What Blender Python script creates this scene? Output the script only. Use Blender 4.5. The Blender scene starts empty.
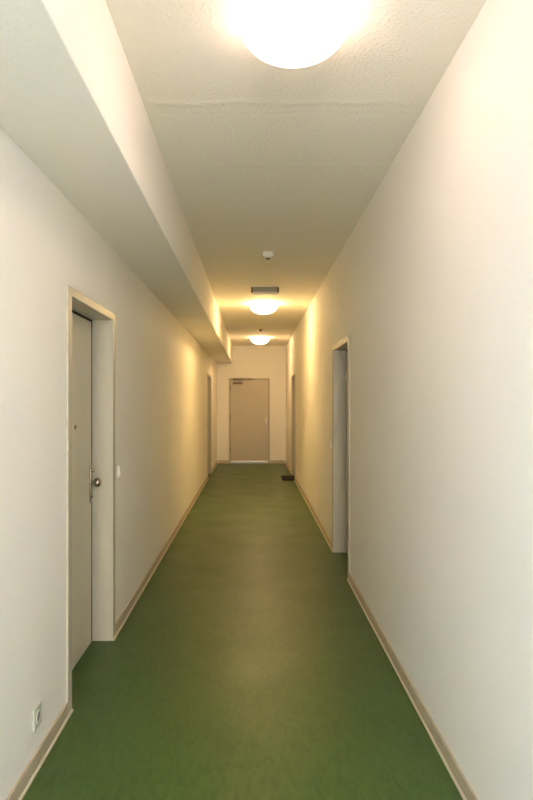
import bpy, bmesh, math, random
from mathutils import Vector, Matrix
random.seed(7)
S = bpy.context.scene
COL = S.collection
PI = math.pi

# ---------------------------------------------------------------- measures (metres, camera at x=0,y=0)
XL, XR = -0.892, 0.813          # corridor side walls
YB, YE = -4.6, 16.8              # wall behind the camera, wall at the far end
ZC = 2.90                        # ceiling
BX, BZ = -0.512, 2.475           # beam: inner face x, underside z
NICHE = 0.20

# ---------------------------------------------------------------- camera
cd = bpy.data.cameras.new('camera')
cd.sensor_fit = 'VERTICAL'; cd.sensor_height = 36.0; cd.sensor_width = 24.0
cd.lens = 680.0 / 800.0 * 36.0
cd.shift_x = 13.5 / 800.0; cd.shift_y = 2.5 / 800.0
cd.clip_start = 0.05
cam = bpy.data.objects.new('camera', cd); COL.objects.link(cam)
cam.location = (0, 0, 1.5); cam.rotation_euler = (PI / 2, 0, 0)
S.camera = cam

# ---------------------------------------------------------------- world, added fill lights, exposure
w = bpy.data.worlds.new('world'); S.world = w; w.use_nodes = True
w.node_tree.nodes['Background'].inputs[0].default_value = (0.62, 0.78, 1.0, 1)
w.node_tree.nodes['Background'].inputs[1].default_value = 1.5
al = bpy.data.lights.new('back_fill_light', 'AREA')  # added warm fill from behind the camera, source not known
al.shape = 'RECTANGLE'; al.size = 1.15; al.size_y = 1.35
al.energy = 360; al.color = (1.0, 0.89, 0.74)
ao = bpy.data.objects.new('back_fill_light', al); COL.objects.link(ao)
ao.location = (-0.03, YB - 0.28, 1.62); ao.rotation_euler = (PI / 2, 0, 0)   # shines towards +Y
SWY0, SWY1, SWZ0, SWZ1 = -2.75, -1.05, 0.90, 2.30      # added unseen window in the left wall, for the side fill
sl = bpy.data.lights.new('side_fill_light', 'AREA')  # added cool fill, stands in for daylight from behind on the left
sl.shape = 'RECTANGLE'; sl.size = SWZ1 - SWZ0 - .02; sl.size_y = SWY1 - SWY0 - .02
sl.energy = 340; sl.color = (0.36, 0.55, 1.0)
slo = bpy.data.objects.new('side_fill_light', sl); COL.objects.link(slo)
slo.location = (XL - .38, (SWY0 + SWY1) / 2, (SWZ0 + SWZ1) / 2); slo.rotation_euler = (0, -PI / 2, 0)   # shines towards +X
LAMP_LIGHT = [(10.6, 7.1, 6.0), (58, 38, 16), (38, 24.6, 12.0)]   # r, g, b radiance
S.view_settings.view_transform = 'Standard'
S.view_settings.look = 'None'
S.view_settings.gamma = 1.0
S.view_settings.use_curve_mapping = False
S.view_settings.exposure = 0.06
S.cycles.use_denoising = True
S.cycles.max_bounces = 16
S.cycles.diffuse_bounces = 12
S.cycles.sample_clamp_indirect = 10

# ---------------------------------------------------------------- materials
def mat(name, color, rough=0.6, metal=0.0, bump=None, var=None, spec=0.5, coat=0.0):
    """bump: (scale, strength, distance); var: (scale, amount, stretch)"""
    m = bpy.data.materials.new(name); m.use_nodes = True
    n, l = m.node_tree.nodes, m.node_tree.links
    b = n['Principled BSDF']
    b.inputs['Base Color'].default_value = (*color, 1)
    b.inputs['Roughness'].default_value = rough
    b.inputs['Metallic'].default_value = metal
    b.inputs['Specular IOR Level'].default_value = spec
    b.inputs['Coat Weight'].default_value = coat
    tc = n.new('ShaderNodeTexCoord')
    if var:
        sc, amt, st = var
        mp = n.new('ShaderNodeMapping'); mp.inputs['Scale'].default_value = st
        l.new(tc.outputs['Object'], mp.inputs['Vector'])
        nz = n.new('ShaderNodeTexNoise'); nz.inputs['Scale'].default_value = sc
        nz.inputs['Detail'].default_value = 6
        l.new(mp.outputs[0], nz.inputs['Vector'])
        mr = n.new('ShaderNodeMapRange')
        mr.inputs['From Min'].default_value = .3; mr.inputs['From Max'].default_value = .7
        mr.inputs['To Min'].default_value = 1 - amt; mr.inputs['To Max'].default_value = 1 + amt
        l.new(nz.outputs['Fac'], mr.inputs['Value'])
        vm = n.new('ShaderNodeVectorMath'); vm.operation = 'SCALE'
        vm.inputs[0].default_value = color
        l.new(mr.outputs[0], vm.inputs['Scale'])
        l.new(vm.outputs[0], b.inputs['Base Color'])
    if bump:
        sc, st, di = bump
        nz = n.new('ShaderNodeTexNoise'); nz.inputs['Scale'].default_value = sc
        nz.inputs['Detail'].default_value = 3
        l.new(tc.outputs['Object'], nz.inputs['Vector'])
        bp = n.new('ShaderNodeBump'); bp.inputs['Strength'].default_value = st
        bp.inputs['Distance'].default_value = di
        l.new(nz.outputs['Fac'], bp.inputs['Height'])
        l.new(bp.outputs[0], b.inputs['Normal'])
    return m

def woodchip(name, color, seam_axis=None, seams=(), grain=0.5, dist=0.0035):
    """painted woodchip wallpaper: fine chips over slow unevenness, ridges at the seams"""
    m = bpy.data.materials.new(name); m.use_nodes = True
    n, l = m.node_tree.nodes, m.node_tree.links
    b = n['Principled BSDF']
    b.inputs['Roughness'].default_value = 0.72
    b.inputs['Specular IOR Level'].default_value = 0.3
    tc = n.new('ShaderNodeTexCoord')
    nz = n.new('ShaderNodeTexNoise'); nz.inputs['Scale'].default_value = 70; nz.inputs['Detail'].default_value = 2
    l.new(tc.outputs['Object'], nz.inputs['Vector'])
    cr = n.new('ShaderNodeMapRange'); cr.inputs['From Min'].default_value = .48; cr.inputs['From Max'].default_value = .68
    cr.interpolation_type = 'SMOOTHSTEP'
    l.new(nz.outputs['Fac'], cr.inputs['Value'])
    fl = n.new('ShaderNodeMath'); fl.operation = 'MULTIPLY'; fl.inputs[1].default_value = grain
    l.new(cr.outputs[0], fl.inputs[0])
    big = n.new('ShaderNodeTexNoise'); big.inputs['Scale'].default_value = 3.5; big.inputs['Detail'].default_value = 2
    l.new(tc.outputs['Object'], big.inputs['Vector'])
    bl = n.new('ShaderNodeMath'); bl.operation = 'MULTIPLY_ADD'; bl.inputs[1].default_value = 1.2
    l.new(big.outputs['Fac'], bl.inputs[0]); l.new(fl.outputs[0], bl.inputs[2])
    last = bl.outputs[0]
    if seams:
        sx = n.new('ShaderNodeSeparateXYZ'); l.new(tc.outputs['Object'], sx.inputs[0])
        wob = n.new('ShaderNodeMath'); wob.operation = 'MULTIPLY_ADD'; wob.inputs[1].default_value = 0.10
        l.new(big.outputs['Fac'], wob.inputs[0]); l.new(sx.outputs[seam_axis], wob.inputs[2])
        for pos, wid, hgt in seams:      # ridge (hgt) of half width wid
            a = n.new('ShaderNodeMath'); a.operation = 'SUBTRACT'; a.inputs[1].default_value = pos + 0.05
            l.new(wob.outputs[0], a.inputs[0])
            c = n.new('ShaderNodeMath'); c.operation = 'ABSOLUTE'; l.new(a.outputs[0], c.inputs[0])
            r = n.new('ShaderNodeMapRange'); r.interpolation_type = 'SMOOTHSTEP'
            r.inputs['From Min'].default_value = 0; r.inputs['From Max'].default_value = wid
            r.inputs['To Min'].default_value = hgt; r.inputs['To Max'].default_value = 0
            l.new(c.outputs[0], r.inputs['Value'])
            s = n.new('ShaderNodeMath'); s.operation = 'ADD'
            l.new(last, s.inputs[0]); l.new(r.outputs[0], s.inputs[1]); last = s.outputs[0]
    bp = n.new('ShaderNodeBump'); bp.inputs['Strength'].default_value = 0.8
    bp.inputs['Distance'].default_value = dist
    l.new(last, bp.inputs['Height']); l.new(bp.outputs[0], b.inputs['Normal'])
    # slight tone variation of the old paint
    v = n.new('ShaderNodeTexNoise'); v.inputs['Scale'].default_value = 1.3; v.inputs['Detail'].default_value = 4
    l.new(tc.outputs['Object'], v.inputs['Vector'])
    mr = n.new('ShaderNodeMapRange'); mr.inputs['From Min'].default_value = .3; mr.inputs['From Max'].default_value = .7
    mr.inputs['To Min'].default_value = .985; mr.inputs['To Max'].default_value = 1.015
    l.new(v.outputs['Fac'], mr.inputs['Value'])
    vm = n.new('ShaderNodeVectorMath'); vm.operation = 'SCALE'; vm.inputs[0].default_value = color
    l.new(mr.outputs[0], vm.inputs['Scale']); l.new(vm.outputs[0], b.inputs['Base Color'])
    return m

def linoleum():
    m = bpy.data.materials.new('green_linoleum'); m.use_nodes = True
    n, l = m.node_tree.nodes, m.node_tree.links
    b = n['Principled BSDF']
    tc = n.new('ShaderNodeTexCoord')
    mp = n.new('ShaderNodeMapping'); mp.inputs['Scale'].default_value = (1.0, 0.35, 1.0)
    l.new(tc.outputs['Object'], mp.inputs['Vector'])
    a = n.new('ShaderNodeTexNoise'); a.inputs['Scale'].default_value = 26; a.inputs['Detail'].default_value = 8
    a.inputs['Roughness'].default_value = .65; a.inputs['Distortion'].default_value = 1.2
    l.new(mp.outputs[0], a.inputs['Vector'])
    cr = n.new('ShaderNodeValToRGB')
    cr.color_ramp.elements[0].position = .32; cr.color_ramp.elements[0].color = (0.041, 0.086, 0.018, 1)
    cr.color_ramp.elements[1].position = .70; cr.color_ramp.elements[1].color = (0.072, 0.128, 0.027, 1)
    l.new(a.outputs['Fac'], cr.inputs['Fac'])
    l.new(cr.outputs[0], b.inputs['Base Color'])
    c = n.new('ShaderNodeTexNoise'); c.inputs['Scale'].default_value = 2.2; c.inputs['Detail'].default_value = 7
    l.new(tc.outputs['Object'], c.inputs['Vector'])
    mr = n.new('ShaderNodeMapRange'); mr.inputs['From Min'].default_value = .3; mr.inputs['From Max'].default_value = .7
    mr.inputs['To Min'].default_value = .34; mr.inputs['To Max'].default_value = .42
    l.new(c.outputs['Fac'], mr.inputs['Value']); l.new(mr.outputs[0], b.inputs['Roughness'])
    b.inputs['Specular IOR Level'].default_value = 0.28
    f = n.new('ShaderNodeTexNoise'); f.inputs['Scale'].default_value = 160; f.inputs['Detail'].default_value = 2
    l.new(tc.outputs['Object'], f.inputs['Vector'])
    g = n.new('ShaderNodeTexNoise'); g.inputs['Scale'].default_value = 5; g.inputs['Detail'].default_value = 2
    l.new(tc.outputs['Object'], g.inputs['Vector'])
    ad = n.new('ShaderNodeMath'); ad.operation = 'MULTIPLY_ADD'; ad.inputs[1].default_value = 1.2
    l.new(g.outputs['Fac'], ad.inputs[0]); l.new(f.outputs['Fac'], ad.inputs[2])
    bp = n.new('ShaderNodeBump'); bp.inputs['Strength'].default_value = .35; bp.inputs['Distance'].default_value = .0012
    l.new(ad.outputs[0], bp.inputs['Height']); l.new(bp.outputs[0], b.inputs['Normal'])
    return m

def emit_mat(name, color, strength):
    m = bpy.data.materials.new(name); m.use_nodes = True
    b = m.node_tree.nodes['Principled BSDF']
    b.inputs['Base Color'].default_value = (.9, .88, .82, 1)
    b.inputs['Roughness'].default_value = .25
    b.inputs['Emission Color'].default_value = (*color, 1)
    b.inputs['Emission Strength'].default_value = strength
    return m

def pane_mat():
    m = bpy.data.materials.new('window_glass'); m.use_nodes = True
    n, l = m.node_tree.nodes, m.node_tree.links
    n.remove(n['Principled BSDF'])
    t = n.new('ShaderNodeBsdfTransparent'); g = n.new('ShaderNodeBsdfGlossy'); g.inputs['Roughness'].default_value = .02
    x = n.new('ShaderNodeMixShader'); x.inputs[0].default_value = .07
    l.new(t.outputs[0], x.inputs[1]); l.new(g.outputs[0], x.inputs[2])
    l.new(x.outputs[0], n['Material Output'].inputs['Surface'])
    return m

WALLC = (0.88, 0.851, 0.782)
M = dict(
    wall=woodchip('woodchip_wall_paint', WALLC, grain=.3),
    beam=woodchip('woodchip_beam_paint', WALLC, grain=.25),
    ceiling=woodchip('woodchip_ceiling_paint', (0.89, 0.86, 0.768), 1,
                     ((3.18, .05, 1.6), (3.30, .03, -.7), (4.02, .05, .8), (4.72, .05, .8), (5.6, .05, .5), (7.1, .06, .5)),
                     grain=.7, dist=.0028),
    floor=linoleum(),
    frame=mat('frame_enamel', (0.50, 0.465, 0.365), .38, bump=(6, .15, .002)),
    leaf=mat('door_enamel', (0.66, 0.605, 0.465), .42, bump=(8, .15, .002), var=(3, .03, (1, 1, 1))),
    endleaf=mat('end_door_enamel', (0.53, 0.475, 0.355), .42, bump=(8, .15, .002), var=(3, .03, (1, 1, 1))),
    gapfill=mat('dark_gap_fill', (0.02, 0.018, 0.015), .8),  # dark filling of the gaps around the door leaves
    base=mat('baseboard_vinyl', (0.50, 0.42, 0.29), .5, var=(14, .06, (1, 1, 1))),
    bead=mat('baseboard_bead', (0.66, 0.58, 0.42), .45),
    steel=mat('worn_steel', (0.40, 0.34, 0.27), .25, 1.0),
    alu=mat('aluminium', (0.66, 0.63, 0.58), .38, .9),
    dark=mat('dark_metal', (0.06, 0.045, 0.03), .4, .6),
    bronze=mat('brown_enamel', (0.16, 0.11, 0.07), .45, .2),
    plastic=mat('white_plastic', (0.72, 0.69, 0.60), .35),
    pgrey=mat('pale_green_grey_plastic', (0.50, 0.52, 0.43), .35),
    socketdark=mat('socket_recess', (0.26, 0.25, 0.21), .6),
    hous=mat('grey_housing', (0.27, 0.25, 0.20), .5),
    mat_=mat('coir_mat', (0.012, 0.009, 0.007), .95, bump=(300, 1, .006), var=(220, .4, (1, 1, 1))),
    lampbase=mat('lamp_base_enamel', (0.85, 0.83, 0.78), .35),
    black=mat('black_plastic', (0.025, 0.02, 0.018), .5),
    lens=mat('sensor_lens', (0.03, 0.022, 0.014), .2),
    glass=pane_mat(),
)

# ---------------------------------------------------------------- mesh helpers
def box(bm, x0, x1, y0, y1, z0, z1, bev=0.0, seg=2):
    g = bmesh.ops.create_cube(bm, size=1)
    vs = g['verts']
    for v in vs:
        v.co = Vector(((x0 + x1) / 2 + v.co.x * (x1 - x0), (y0 + y1) / 2 + v.co.y * (y1 - y0), (z0 + z1) / 2 + v.co.z * (z1 - z0)))
    if bev:
        es = list({e for v in vs for e in v.link_edges})
        bmesh.ops.bevel(bm, geom=es, offset=bev, segments=seg, affect='EDGES', profile=.5)

def lathe(bm, prof, n=48, origin=(0, 0, 0), axis='Z'):
    """revolve (radius, height) pairs"""
    o = Vector(origin); rings = []
    def P(r, h, a):
        c, s = r * math.cos(a), r * math.sin(a)
        return o + (Vector((c, s, h)) if axis == 'Z' else Vector((c, h, s)) if axis == 'Y' else Vector((h, c, s)))
    for r, h in prof:
        if r < 1e-6: rings.append([bm.verts.new(P(0, h, 0))])
        else: rings.append([bm.verts.new(P(r, h, 2 * PI * k / n)) for k in range(n)])
    for a, b in zip(rings, rings[1:]):
        for k in range(n):
            k2 = (k + 1) % n
            if len(a) == 1 and len(b) == 1: continue
            if len(a) == 1: bm.faces.new((a[0], b[k], b[k2]))
            elif len(b) == 1: bm.faces.new((a[k], a[k2], b[0]))
            else: bm.faces.new((a[k], a[k2], b[k2], b[k]))

def tube(bm, pts, r, n=14):
    pts = [Vector(p) for p in pts]; rings = []
    up = Vector((0, 0, 1))
    for i, p in enumerate(pts):
        d = (pts[min(i + 1, len(pts) - 1)] - pts[max(i - 1, 0)]).normalized()
        a = d.cross(up if abs(d.z) < .9 else Vector((1, 0, 0))).normalized(); b = d.cross(a)
        rings.append([bm.verts.new(p + r * (math.cos(2 * PI * k / n) * a + math.sin(2 * PI * k / n) * b)) for k in range(n)])
    for A, B in zip(rings, rings[1:]):
        for k in range(n): bm.faces.new((A[k], A[(k + 1) % n], B[(k + 1) % n], B[k]))
    bm.faces.new(rings[0][::-1]); bm.faces.new(rings[-1])

def obj(name, bm, m, parent=None, smooth=False):
    bmesh.ops.recalc_face_normals(bm, faces=bm.faces)
    me = bpy.data.meshes.new(name); bm.to_mesh(me); bm.free()
    if smooth:
        for p in me.polygons: p.use_smooth = True
        try: me.set_sharp_from_angle(angle=math.radians(40))
        except Exception: pass
    me.materials.append(m)
    o = bpy.data.objects.new(name, me); COL.objects.link(o)
    if parent: o.parent = parent
    return o

def nb(): return bmesh.new()

def thing(name, label, cat, loc, rz=0, group=None, kind=None):
    o = bpy.data.objects.new(name, None); COL.objects.link(o); o.empty_display_size = .1
    o.location = loc; o.rotation_euler = (0, 0, rz)
    o['label'] = label; o['category'] = cat
    if group: o['group'] = group
    if kind: o['kind'] = kind
    return o

def struct(o, label, cat):
    o['label'] = label; o['category'] = cat; o['kind'] = 'structure'; return o

def copy_thing(src, loc, rz, label):
    r = src.copy(); COL.objects.link(r); r.location = loc; r.rotation_euler = (0, 0, rz); r['label'] = label
    for ch in list(src.children):
        c = ch.copy(); COL.objects.link(c); c.parent = r
        for g in list(ch.children):
            d = g.copy(); COL.objects.link(d); d.parent = c
    return r

# ---------------------------------------------------------------- room shell
DOORS_L = [(3.240, 4.350), (13.30, 14.40)]
DOORS_R = [(5.69, 6.87), (13.05, 14.15)]
DOOR_H = 2.062
INS = 0.052       # frame face lies over the wall by this much inside the outer outline

def side_wall(x_face, sgn, doors):
    """sgn: direction from the room into the wall; niches where the doors sit"""
    bm = nb()
    def b(d0, d1, y0, y1, z0, z1):
        xs = sorted((x_face + sgn * d0, x_face + sgn * d1)); box(bm, xs[0], xs[1], y0, y1, z0, z1)
    if sgn < 0:
        b(NICHE, NICHE + .1, YB - .2, SWY0, 0, ZC); b(NICHE, NICHE + .1, SWY1, YE + .2, 0, ZC)
        b(NICHE, NICHE + .1, SWY0, SWY1, 0, SWZ0); b(NICHE, NICHE + .1, SWY0, SWY1, SWZ1, ZC)
    else:
        b(NICHE, NICHE + .1, YB - .2, YE + .2, 0, ZC)
    y = YB - .2
    if sgn < 0:          # opening for the added side window
        b(0, NICHE, y, SWY0, 0, ZC); b(0, NICHE, SWY0, SWY1, 0, SWZ0); b(0, NICHE, SWY0, SWY1, SWZ1, ZC); y = SWY1
    for a, c in doors:
        b(0, NICHE, y, a + INS - .004, 0, ZC)
        b(0, NICHE, a + INS - .004, c - INS + .004, DOOR_H - .044 + .004, ZC)
        y = c - INS + .004
    b(0, NICHE, y, YE + .2, 0, ZC)
    bmesh.ops.remove_doubles(bm, verts=bm.verts, dist=1e-5)
    return bm

struct(obj('wall_left', side_wall(XL, -1, DOORS_L), M['wall']), 'long cream woodchip wall on the left below the beam', 'wall')
struct(obj('wall_right', side_wall(XR, 1, DOORS_R), M['wall']), 'long cream woodchip wall on the right up to the ceiling', 'wall')
bm = nb(); box(bm, XL - .35, XR + .35, YB - .35, YE + .35, -.12, 0)
struct(obj('floor', bm, M['floor']), 'green linoleum corridor floor', 'floor')
bm = nb(); box(bm, XL - .35, XR + .35, YB - .35, YE + .35, ZC, ZC + .12)
struct(obj('ceiling', bm, M['ceiling']), 'cream woodchip ceiling with raised seams', 'ceiling')

# end wall with a shallow niche for its door
EDX0, EDX1, EDH = -0.598, 0.417, 2.102
bm = nb()
box(bm, XL, EDX0 + .03, YE, YE + .1, 0, ZC); box(bm, EDX1 - .03, XR, YE, YE + .1, 0, ZC)
box(bm, EDX0 + .03, EDX1 - .03, YE, YE + .1, EDH - .03, ZC)
box(bm, XL, XR, YE + .1, YE + .2, 0, ZC)
struct(obj('wall_back', bm, M['wall']), 'cream wall closing the far end of the corridor', 'wall')

# wall behind the camera, opened for the added window and its fill light
WX0, WX1, WZ0, WZ1 = -0.60, 0.54, 0.95, 2.30
bm = nb()
box(bm, XL, WX0, YB - .2, YB, 0, ZC); box(bm, WX1, XR, YB - .2, YB, 0, ZC)
box(bm, WX0, WX1, YB - .2, YB, 0, WZ0); box(bm, WX0, WX1, YB - .2, YB, WZ1, ZC)
struct(obj('wall_front', bm, M['wall']), 'cream wall behind the camera with an opening for an added window', 'wall')
def window(name, label, loc, rz, W, H):  # builds the unseen windows added for the fill lights
    """local: x along the wall, z from the sill up, -y towards the room"""
    win = thing(name, label, 'window', loc, rz, kind='structure')
    t, hw = .06, W / 2
    bm = nb()
    box(bm, -hw, -hw + t, -.03, .03, 0, H, .004); box(bm, hw - t, hw, -.03, .03, 0, H, .004)
    box(bm, -hw + t, hw - t, -.03, .03, 0, t, .004); box(bm, -hw + t, hw - t, -.03, .03, H - t, H, .004)
    box(bm, -.035, .035, -.03, .03, t, H - t, .004)
    obj('window_frame', bm, M['plastic'], win)
    for x0, x1 in ((-hw + t, -.035), (.035, hw - t)):
        bm = nb(); box(bm, x0, x1, -.004, .004, t, H - t); obj('window_pane', bm, M['glass'], win)
    bm = nb(); box(bm, -hw - .03, hw + .03, -.18, -.03, -.03, -.001, .006)
    obj('window_sill', bm, M['plastic'], win)
window('added_window_1', 'added white framed window behind the camera, unseen, for fill light', ((WX0 + WX1) / 2, YB - .1, WZ0), PI, WX1 - WX0, WZ1 - WZ0)
window('added_window_2', 'added white framed window in the left wall behind the camera, unseen, for cool fill light', (XL - .1, (SWY0 + SWY1) / 2, SWZ0), PI / 2, SWY1 - SWY0, SWZ1 - SWZ0)

# boxed beam along the left under the ceiling
bm = nb(); box(bm, XL, BX, YB, YE, BZ, ZC, .006)
struct(obj('trim_1', bm, M['beam']), 'boxed cream beam running along the ceiling above the left wall', 'beam')

# ---------------------------------------------------------------- baseboards
def baseboard(name, p0, p1, n, label, ext=(0, 0)):
    """from p0 to p1 on the floor, n = direction into the room"""
    p0, p1, n = Vector(p0), Vector(p1), Vector(n)
    def sweep(prof):
        bm = nb()
        rings = [[bm.verts.new(Vector((p.x + n.x * u, p.y + n.y * u, z))) for u, z in prof] for p in (p0, p1)]
        k = len(prof)
        for i in range(k): bm.faces.new((rings[0][i], rings[0][(i + 1) % k], rings[1][(i + 1) % k], rings[1][i]))
        bm.faces.new(rings[0]); bm.faces.new(rings[1][::-1]); return bm
    o = struct(obj(name, sweep([(0, 0), (0, .068), (.003, .070), (.007, .070), (.010, .066), (.010, 0)]), M['base']), label, 'baseboard')
    d_ = (p1 - p0).normalized()
    p0, p1 = p0 - d_ * ext[0], p1 + d_ * ext[1]            # the bead runs on in front of the door frames
    q = [(.0125, 0), (.0125, .013), (.016, .012), (.0185, .009), (.0195, .005), (.0195, 0)]
    obj('floor_bead', sweep(q), M['bead'], o)
    return o
def run(side, x, n, doors, labels):
    y = YB
    for (a, c), lb in zip(doors + [(YE, None)], labels):
        baseboard('baseboard_' + side, (x, y, 0), (x, a, 0), (n, 0, 0), lb, (0 if y == YB else .066, 0 if c is None else .066)); y = c
run('left', XL, 1, DOORS_L, ['beige baseboard on the left wall before the nearest door',
    'beige baseboard on the left wall between its two doors', 'short beige baseboard on the left wall past its far door'])
run('right', XR, -1, DOORS_R, ['beige baseboard on the right wall nearest the camera',
    'beige baseboard on the right wall between its two doors', 'short beige baseboard on the right wall past its far door'])
baseboard('baseboard_back', (XL + .03, YE, 0), (EDX0, YE, 0), (0, -1, 0), 'short beige baseboard left of the end door')
baseboard('baseboard_back', (EDX1, YE, 0), (XR - .03, YE, 0), (0, -1, 0), 'short beige baseboard right of the end door')

# ---------------------------------------------------------------- recessed doors (local: x along wall, +y into wall)
def recessed_door(name, loc, rz, label, latch, W, H=DOOR_H):
    """latch = +1 / -1: side of the handle along local x"""
    d = thing(name, label, 'door', loc, rz, kind='structure')
    hw = W / 2; R = .116; F = .070; e = hw - INS + .002      # e: just inside the wall opening
    # steel frame: face over the wall edge, deep reveal, rebate behind
    bm = nb()
    for s in (-1, 1):
        xs = sorted((s * hw, s * (hw - F)))
        box(bm, xs[0], xs[1], -.012, 0, 0, H, .003)
        xs = sorted((s * e, s * (hw - F)))
        box(bm, xs[0], xs[1], 0, NICHE, 0, H - .044, .0)
    box(bm, -hw + F, hw - F, -.012, 0, H - .044, H, .003)
    box(bm, -hw + F, hw - F, 0, NICHE, H - .044, H - .040)
    obj('door_frame', bm, M['frame'], d)
    # dark strips filling the gap around the leaf
    g = .040
    bm = nb()
    for s in (-1, 1):
        xs = sorted((s * (hw - F), s * (hw - F - g)))
        box(bm, xs[0], xs[1], R + .004, R + .04, .004, H - .044)
    box(bm, -hw + F + g, hw - F - g, R + .004, R + .04, H - .044 - .016, H - .044)
    obj('door_gap_fill', bm, M['gapfill'], d)
    bm = nb(); box(bm, -hw + F + g, hw - F - g, R, R + .042, .006, H - .060, .002)
    leaf = obj('door_leaf', bm, M['leaf'], d)
    # hardware
    hx = latch * (hw - F - g - .035)
    bm = nb(); box(bm, hx - .021, hx + .021, R - .010, R, .880, 1.105, .004, 3)
    esc = obj('handle_plate', bm, M['steel'], d, True)
    bm = nb()
    tube(bm, [(hx, R - .009, 1.005), (hx, R - .022, 1.005), (hx, R - .034, 1.005)], .010)
    lathe(bm, [(0, -.040), (.014, -.039), (.024, -.033), (.028, -.022), (.028, -.012), (.022, -.003), (.012, 0), (0, 0)], 28, (hx, R - .028, 1.005), 'Y')
    obj('door_knob', bm, M['steel'], esc, True)
    bm = nb()
    lathe(bm, [(0, -.006), (.008, -.006), (.009, 0), (0, 0)], 20, (hx, R - .010, .915), 'Y')
    obj('lock_cylinder', bm, M['dark'], esc, True)
    bm = nb(); lathe(bm, [(0, -.016), (.010, -.016), (.012, -.008), (.012, 0), (0, 0)], 20, (hx, R - .010, 1.082), 'Y')
    obj('plate_screw', bm, M['steel'], esc, True)
    for z in (.28, 1.72):
        bm = nb(); lathe(bm, [(0, 0), (.008, 0), (.008, .09), (0, .09)], 14, (-latch * (hw - F - g), R - .006, z))
        obj('hinge', bm, M['alu'], d, True)
    bm = nb(); lathe(bm, [(0, -.006), (.010, -.006), (.013, -.002), (.013, 0), (0, 0)], 24, (latch * .055, R, 1.36), 'Y')
    obj('peephole', bm, M['bronze'], d, True)
    return d

(a, c) = DOORS_L[0]
recessed_door('door_1', (XL, (a + c) / 2, 0), PI / 2, 'nearest grey door on the left, set deep in a cream steel frame with a knob', 1, c - a)
(a, c) = DOORS_R[0]
recessed_door('door_2', (XR, (a + c) / 2, 0), -PI / 2, 'nearer door on the right wall, hidden in its deep grey reveal', 1, c - a)
(a, c) = DOORS_L[1]
recessed_door('door_3', (XL, (a + c) / 2, 0), PI / 2, 'far door on the left wall, near the end of the corridor', 1, c - a)
(a, c) = DOORS_R[1]
recessed_door('door_4', (XR, (a + c) / 2, 0), -PI / 2, 'far door on the right wall beside the dark doormat', 1, c - a)

# ---------------------------------------------------------------- end door
ed = thing('door_5', 'beige grey door with closer in the wall at the end of the corridor', 'door', ((EDX0 + EDX1) / 2, YE, 0), kind='structure')
hw = (EDX1 - EDX0) / 2
bm = nb()
for s in (-1, 1):
    xs = sorted((s * hw, s * (hw - .035))); box(bm, xs[0], xs[1], -.012, .06, 0, EDH, .003)
box(bm, -hw + .035, hw - .035, -.012, .06, EDH - .035, EDH, .003)
obj('door_frame', bm, M['endleaf'], ed)
bm = nb(); box(bm, -hw + .03, hw - .03, .052, .062, .0, EDH - .03)  # dark sheet behind the leaf, backs its edge gaps
obj('door_gap_fill', bm, M['gapfill'], ed)
bm = nb(); box(bm, -hw + .041, hw - .041, -.004, .050, .022, EDH - .041, .004)
obj('door_leaf', bm, M['endleaf'], ed)
bm = nb(); box(bm, -hw + .035, hw - .035, -.022, .05, 0, .014, .003)
obj('threshold', bm, M['alu'], ed)
bm = nb(); box(bm, -hw + .06, hw - .06, -.016, -.004, .026, .062, .003)
obj('weather_bar', bm, M['alu'], ed)
bm = nb(); box(bm, hw - .115, hw - .075, -.013, -.004, .90, 1.12, .004, 3)
esc = obj('handle_plate', bm, M['alu'], ed, True)
bm = nb(); tube(bm, [(hw - .095, -.012, 1.06), (hw - .095, -.045, 1.06), (hw - .10, -.055, 1.06), (hw - .12, -.058, 1.06), (hw - .19, -.058, 1.06)], .010)
obj('door_lever', bm, M['alu'], esc, True)
bm = nb(); lathe(bm, [(0, -.012), (.011, -.012), (.012, 0), (0, 0)], 20, (hw - .095, -.013, .96), 'Y')
obj('lock_cylinder', bm, M['dark'], esc, True)
bm = nb(); box(bm, -hw + .10, -hw + .34, -.055, -.004, EDH - .150, EDH - .095, .006, 3)
clo = obj('door_closer', bm, M['bronze'], ed)
bm = nb(); box(bm, -hw + .10, -hw + .57, -.036, -.012, EDH - .032, EDH - .010, .003)
obj('closer_rail', bm, M['bronze'], clo)
bm = nb(); tube(bm, [(-hw + .20, -.045, EDH - .10), (-hw + .20, -.05, EDH - .065), (-hw + .33, -.06, EDH - .05), (-hw + .46, -.04, EDH - .03)], .007)
obj('closer_arm', bm, M['alu'], clo, True)
for z in (.3, 1.1, 1.78):
    bm = nb(); lathe(bm, [(0, 0), (.010, 0), (.010, .11), (0, .11)], 14, (-hw + .036, -.016, z))
    obj('hinge', bm, M['bronze'], ed, True)

# ---------------------------------------------------------------- ceiling lamps: opal glass bowls on round bases
def ceiling_lamp(y, strength, label):
    t_ = thing('ceiling_lamp', label, 'lamp', (.150, y, ZC), 0, 'round bowl lamps along the corridor ceiling')
    bm = nb(); lathe(bm, [(0, 0), (.165, 0), (.170, -.004), (.170, -.028), (.160, -.032), (0, -.032)], 64)
    obj('lamp_base', bm, M['lampbase'], t_, True)
    bm = nb(); R0, H0, Z0 = .198, .125, -.022
    prof = [(.168, Z0 + .004), (.198, Z0 + .004), (R0, Z0)]
    for i in range(1, 15):
        a = i / 14 * PI / 2
        prof.append((R0 * math.cos(a) ** .85 if i < 14 else 0, Z0 - H0 * math.sin(a)))
    lathe(bm, prof, 64)
    obj('glass_bowl', bm, emit_mat('lit_opal_glass', [c_ / max(max(strength), 1e-6) for c_ in strength], max(strength)), t_, True)
    bm = nb(); lathe(bm, [(0, 0), (.009, 0), (.011, -.008), (.006, -.016), (0, -.018)], 20, (0, 0, Z0 - H0))
    return t_, bm
LY = [2.47, 9.62, 14.62]
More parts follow.
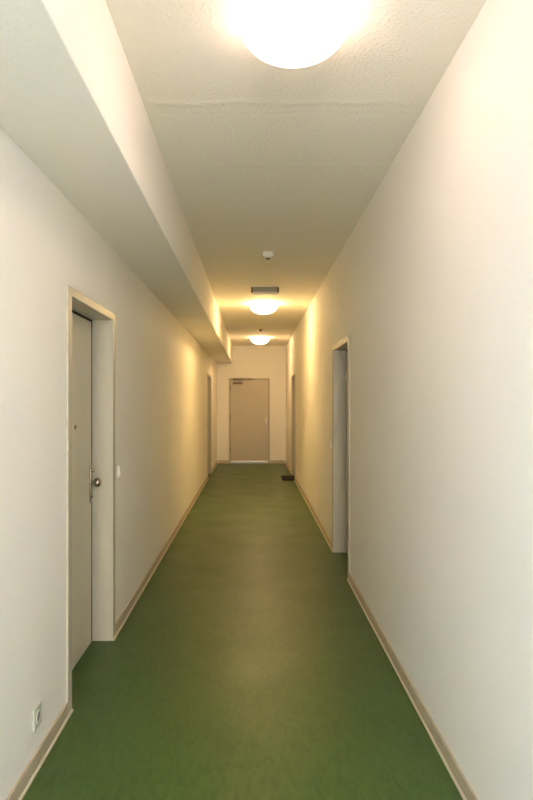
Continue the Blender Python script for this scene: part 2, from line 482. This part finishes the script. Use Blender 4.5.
for y, s, lb in zip(LY, LAMP_LIGHT, ['nearest glowing bowl lamp at the top of the picture, largest in view',
        'second glowing bowl lamp, on the ceiling just behind the grey emergency light',
        'farthest glowing bowl lamp, on the ceiling just before the end wall']):
    t_, bm = ceiling_lamp(y, s, lb); bm.free()

# ---------------------------------------------------------------- ceiling devices
md = thing('motion_detector', 'small square white motion detector on the ceiling before the emergency light', 'detector', (.140, 6.33, ZC))
bm = nb(); box(bm, -.048, .048, -.048, .048, -.052, 0, .008, 3); obj('housing', bm, M['plastic'], md, True)
bm = nb(); lathe(bm, [(0, -.076), (.014, -.074), (.024, -.068), (.030, -.060), (.032, -.050), (0, -.050)], 32); obj('sensor_dome', bm, M['plastic'], md, True)
bm = nb(); box(bm, -.018, .018, -.036, -.022, -.074, -.060, .003); obj('sensor_window', bm, M['lens'], md)

el = thing('emergency_light', 'grey rectangular emergency light mounted on the ceiling before the second lamp', 'emergency light', (.146, 8.28, ZC))
bm = nb(); box(bm, -.165, .165, -.045, .045, -.058, 0, .006, 2); obj('housing', bm, M['hous'], el, True)
bm = nb(); box(bm, -.150, .150, -.040, .040, -.088, -.056, .006, 2); obj('diffuser', bm, M['plastic'], el, True)
for s in (-1, 1):
    bm = nb(); box(bm, s * .158 - .012, s * .158 + .012, -.049, .049, -.064, -.004, .004); obj('end_cap', bm, M['bronze'], el, True)

sd = thing('smoke_detector', 'tiny dark round sensor on the ceiling between the two far lamps', 'detector', (.143, 12.95, ZC))
bm = nb(); lathe(bm, [(0, 0), (.040, 0), (.040, -.010), (.030, -.014), (0, -.014)], 28); obj('sensor_base', bm, M['plastic'], sd, True)
bm = nb(); lathe(bm, [(0, -.014), (.026, -.014), (.028, -.032), (.018, -.042), (0, -.044)], 28); obj('sensor_head', bm, M['black'], sd, True)

# ---------------------------------------------------------------- switches, socket (local: -y towards the room)
def light_switch(loc, rz, label):
    t_ = thing('light_switch', label, 'switch', loc, rz, 'white light switches beside the doors')
    bm = nb(); box(bm, -.041, .041, -.010, 0, -.041, .041, .003, 3); obj('switch_frame', bm, M['plastic'], t_, True)
    bm = nb()
    p = [(-.027, -.009), (.027, -.009)]
    vs = [bm.verts.new(v) for v in ((-.027, -.008, -.027), (.027, -.008, -.027), (.027, -.008, .027), (-.027, -.008, .027),
                                    (-.026, -.0185, -.026), (.026, -.0185, -.026), (.026, -.0115, .026), (-.026, -.0115, .026))]
    for f in ((0, 1, 2, 3), (4, 5, 6, 7), (0, 1, 5, 4), (1, 2, 6, 5), (2, 3, 7, 6), (3, 0, 4, 7)): bm.faces.new([vs[i] for i in f])
    obj('rocker', bm, M['plastic'], t_)
    return t_
sw = light_switch((XL, 4.51, 1.045), PI / 2, 'white rocker switch on the left wall just past the nearest door')
copy_thing(sw, (XR, 7.05, 1.065), -PI / 2, 'white rocker switch on the right wall just past the nearer door')
copy_thing(sw, (XR, 12.72, 1.06), -PI / 2, 'white rocker switch on the right wall in front of the far door')
copy_thing(sw, (XL, 13.00, 1.06), PI / 2, 'white rocker switch on the left wall in front of the far door')

so = thing('power_socket', 'pale power socket low on the left wall above the baseboard', 'socket', (XL, 2.79, .212), PI / 2)
bm = nb(); box(bm, -.045, .045, -.011, 0, -.045, .045, .003, 3); obj('socket_frame', bm, M['pgrey'], so, True)
bm = nb(); lathe(bm, [(.0205, -.004), (.0205, -.013), (.027, -.013), (.028, -.010)], 36, axis='Y'); obj('socket_ring', bm, M['plastic'], so, True)
bm = nb(); lathe(bm, [(0, -.0115), (.0205, -.0115)], 36, axis='Y')
obj('socket_well', bm, M['socketdark'], so)

# ---------------------------------------------------------------- doormat
bm = nb(); box(bm, -.185, .185, -.36, .36, 0, .018, .005, 2)
dm = obj('doormat', bm, M['mat_']); dm.location = (.755, 13.45, 0.0)
dm['label'] = 'small dark doormat on the green floor at the far right door'; dm['category'] = 'doormat'
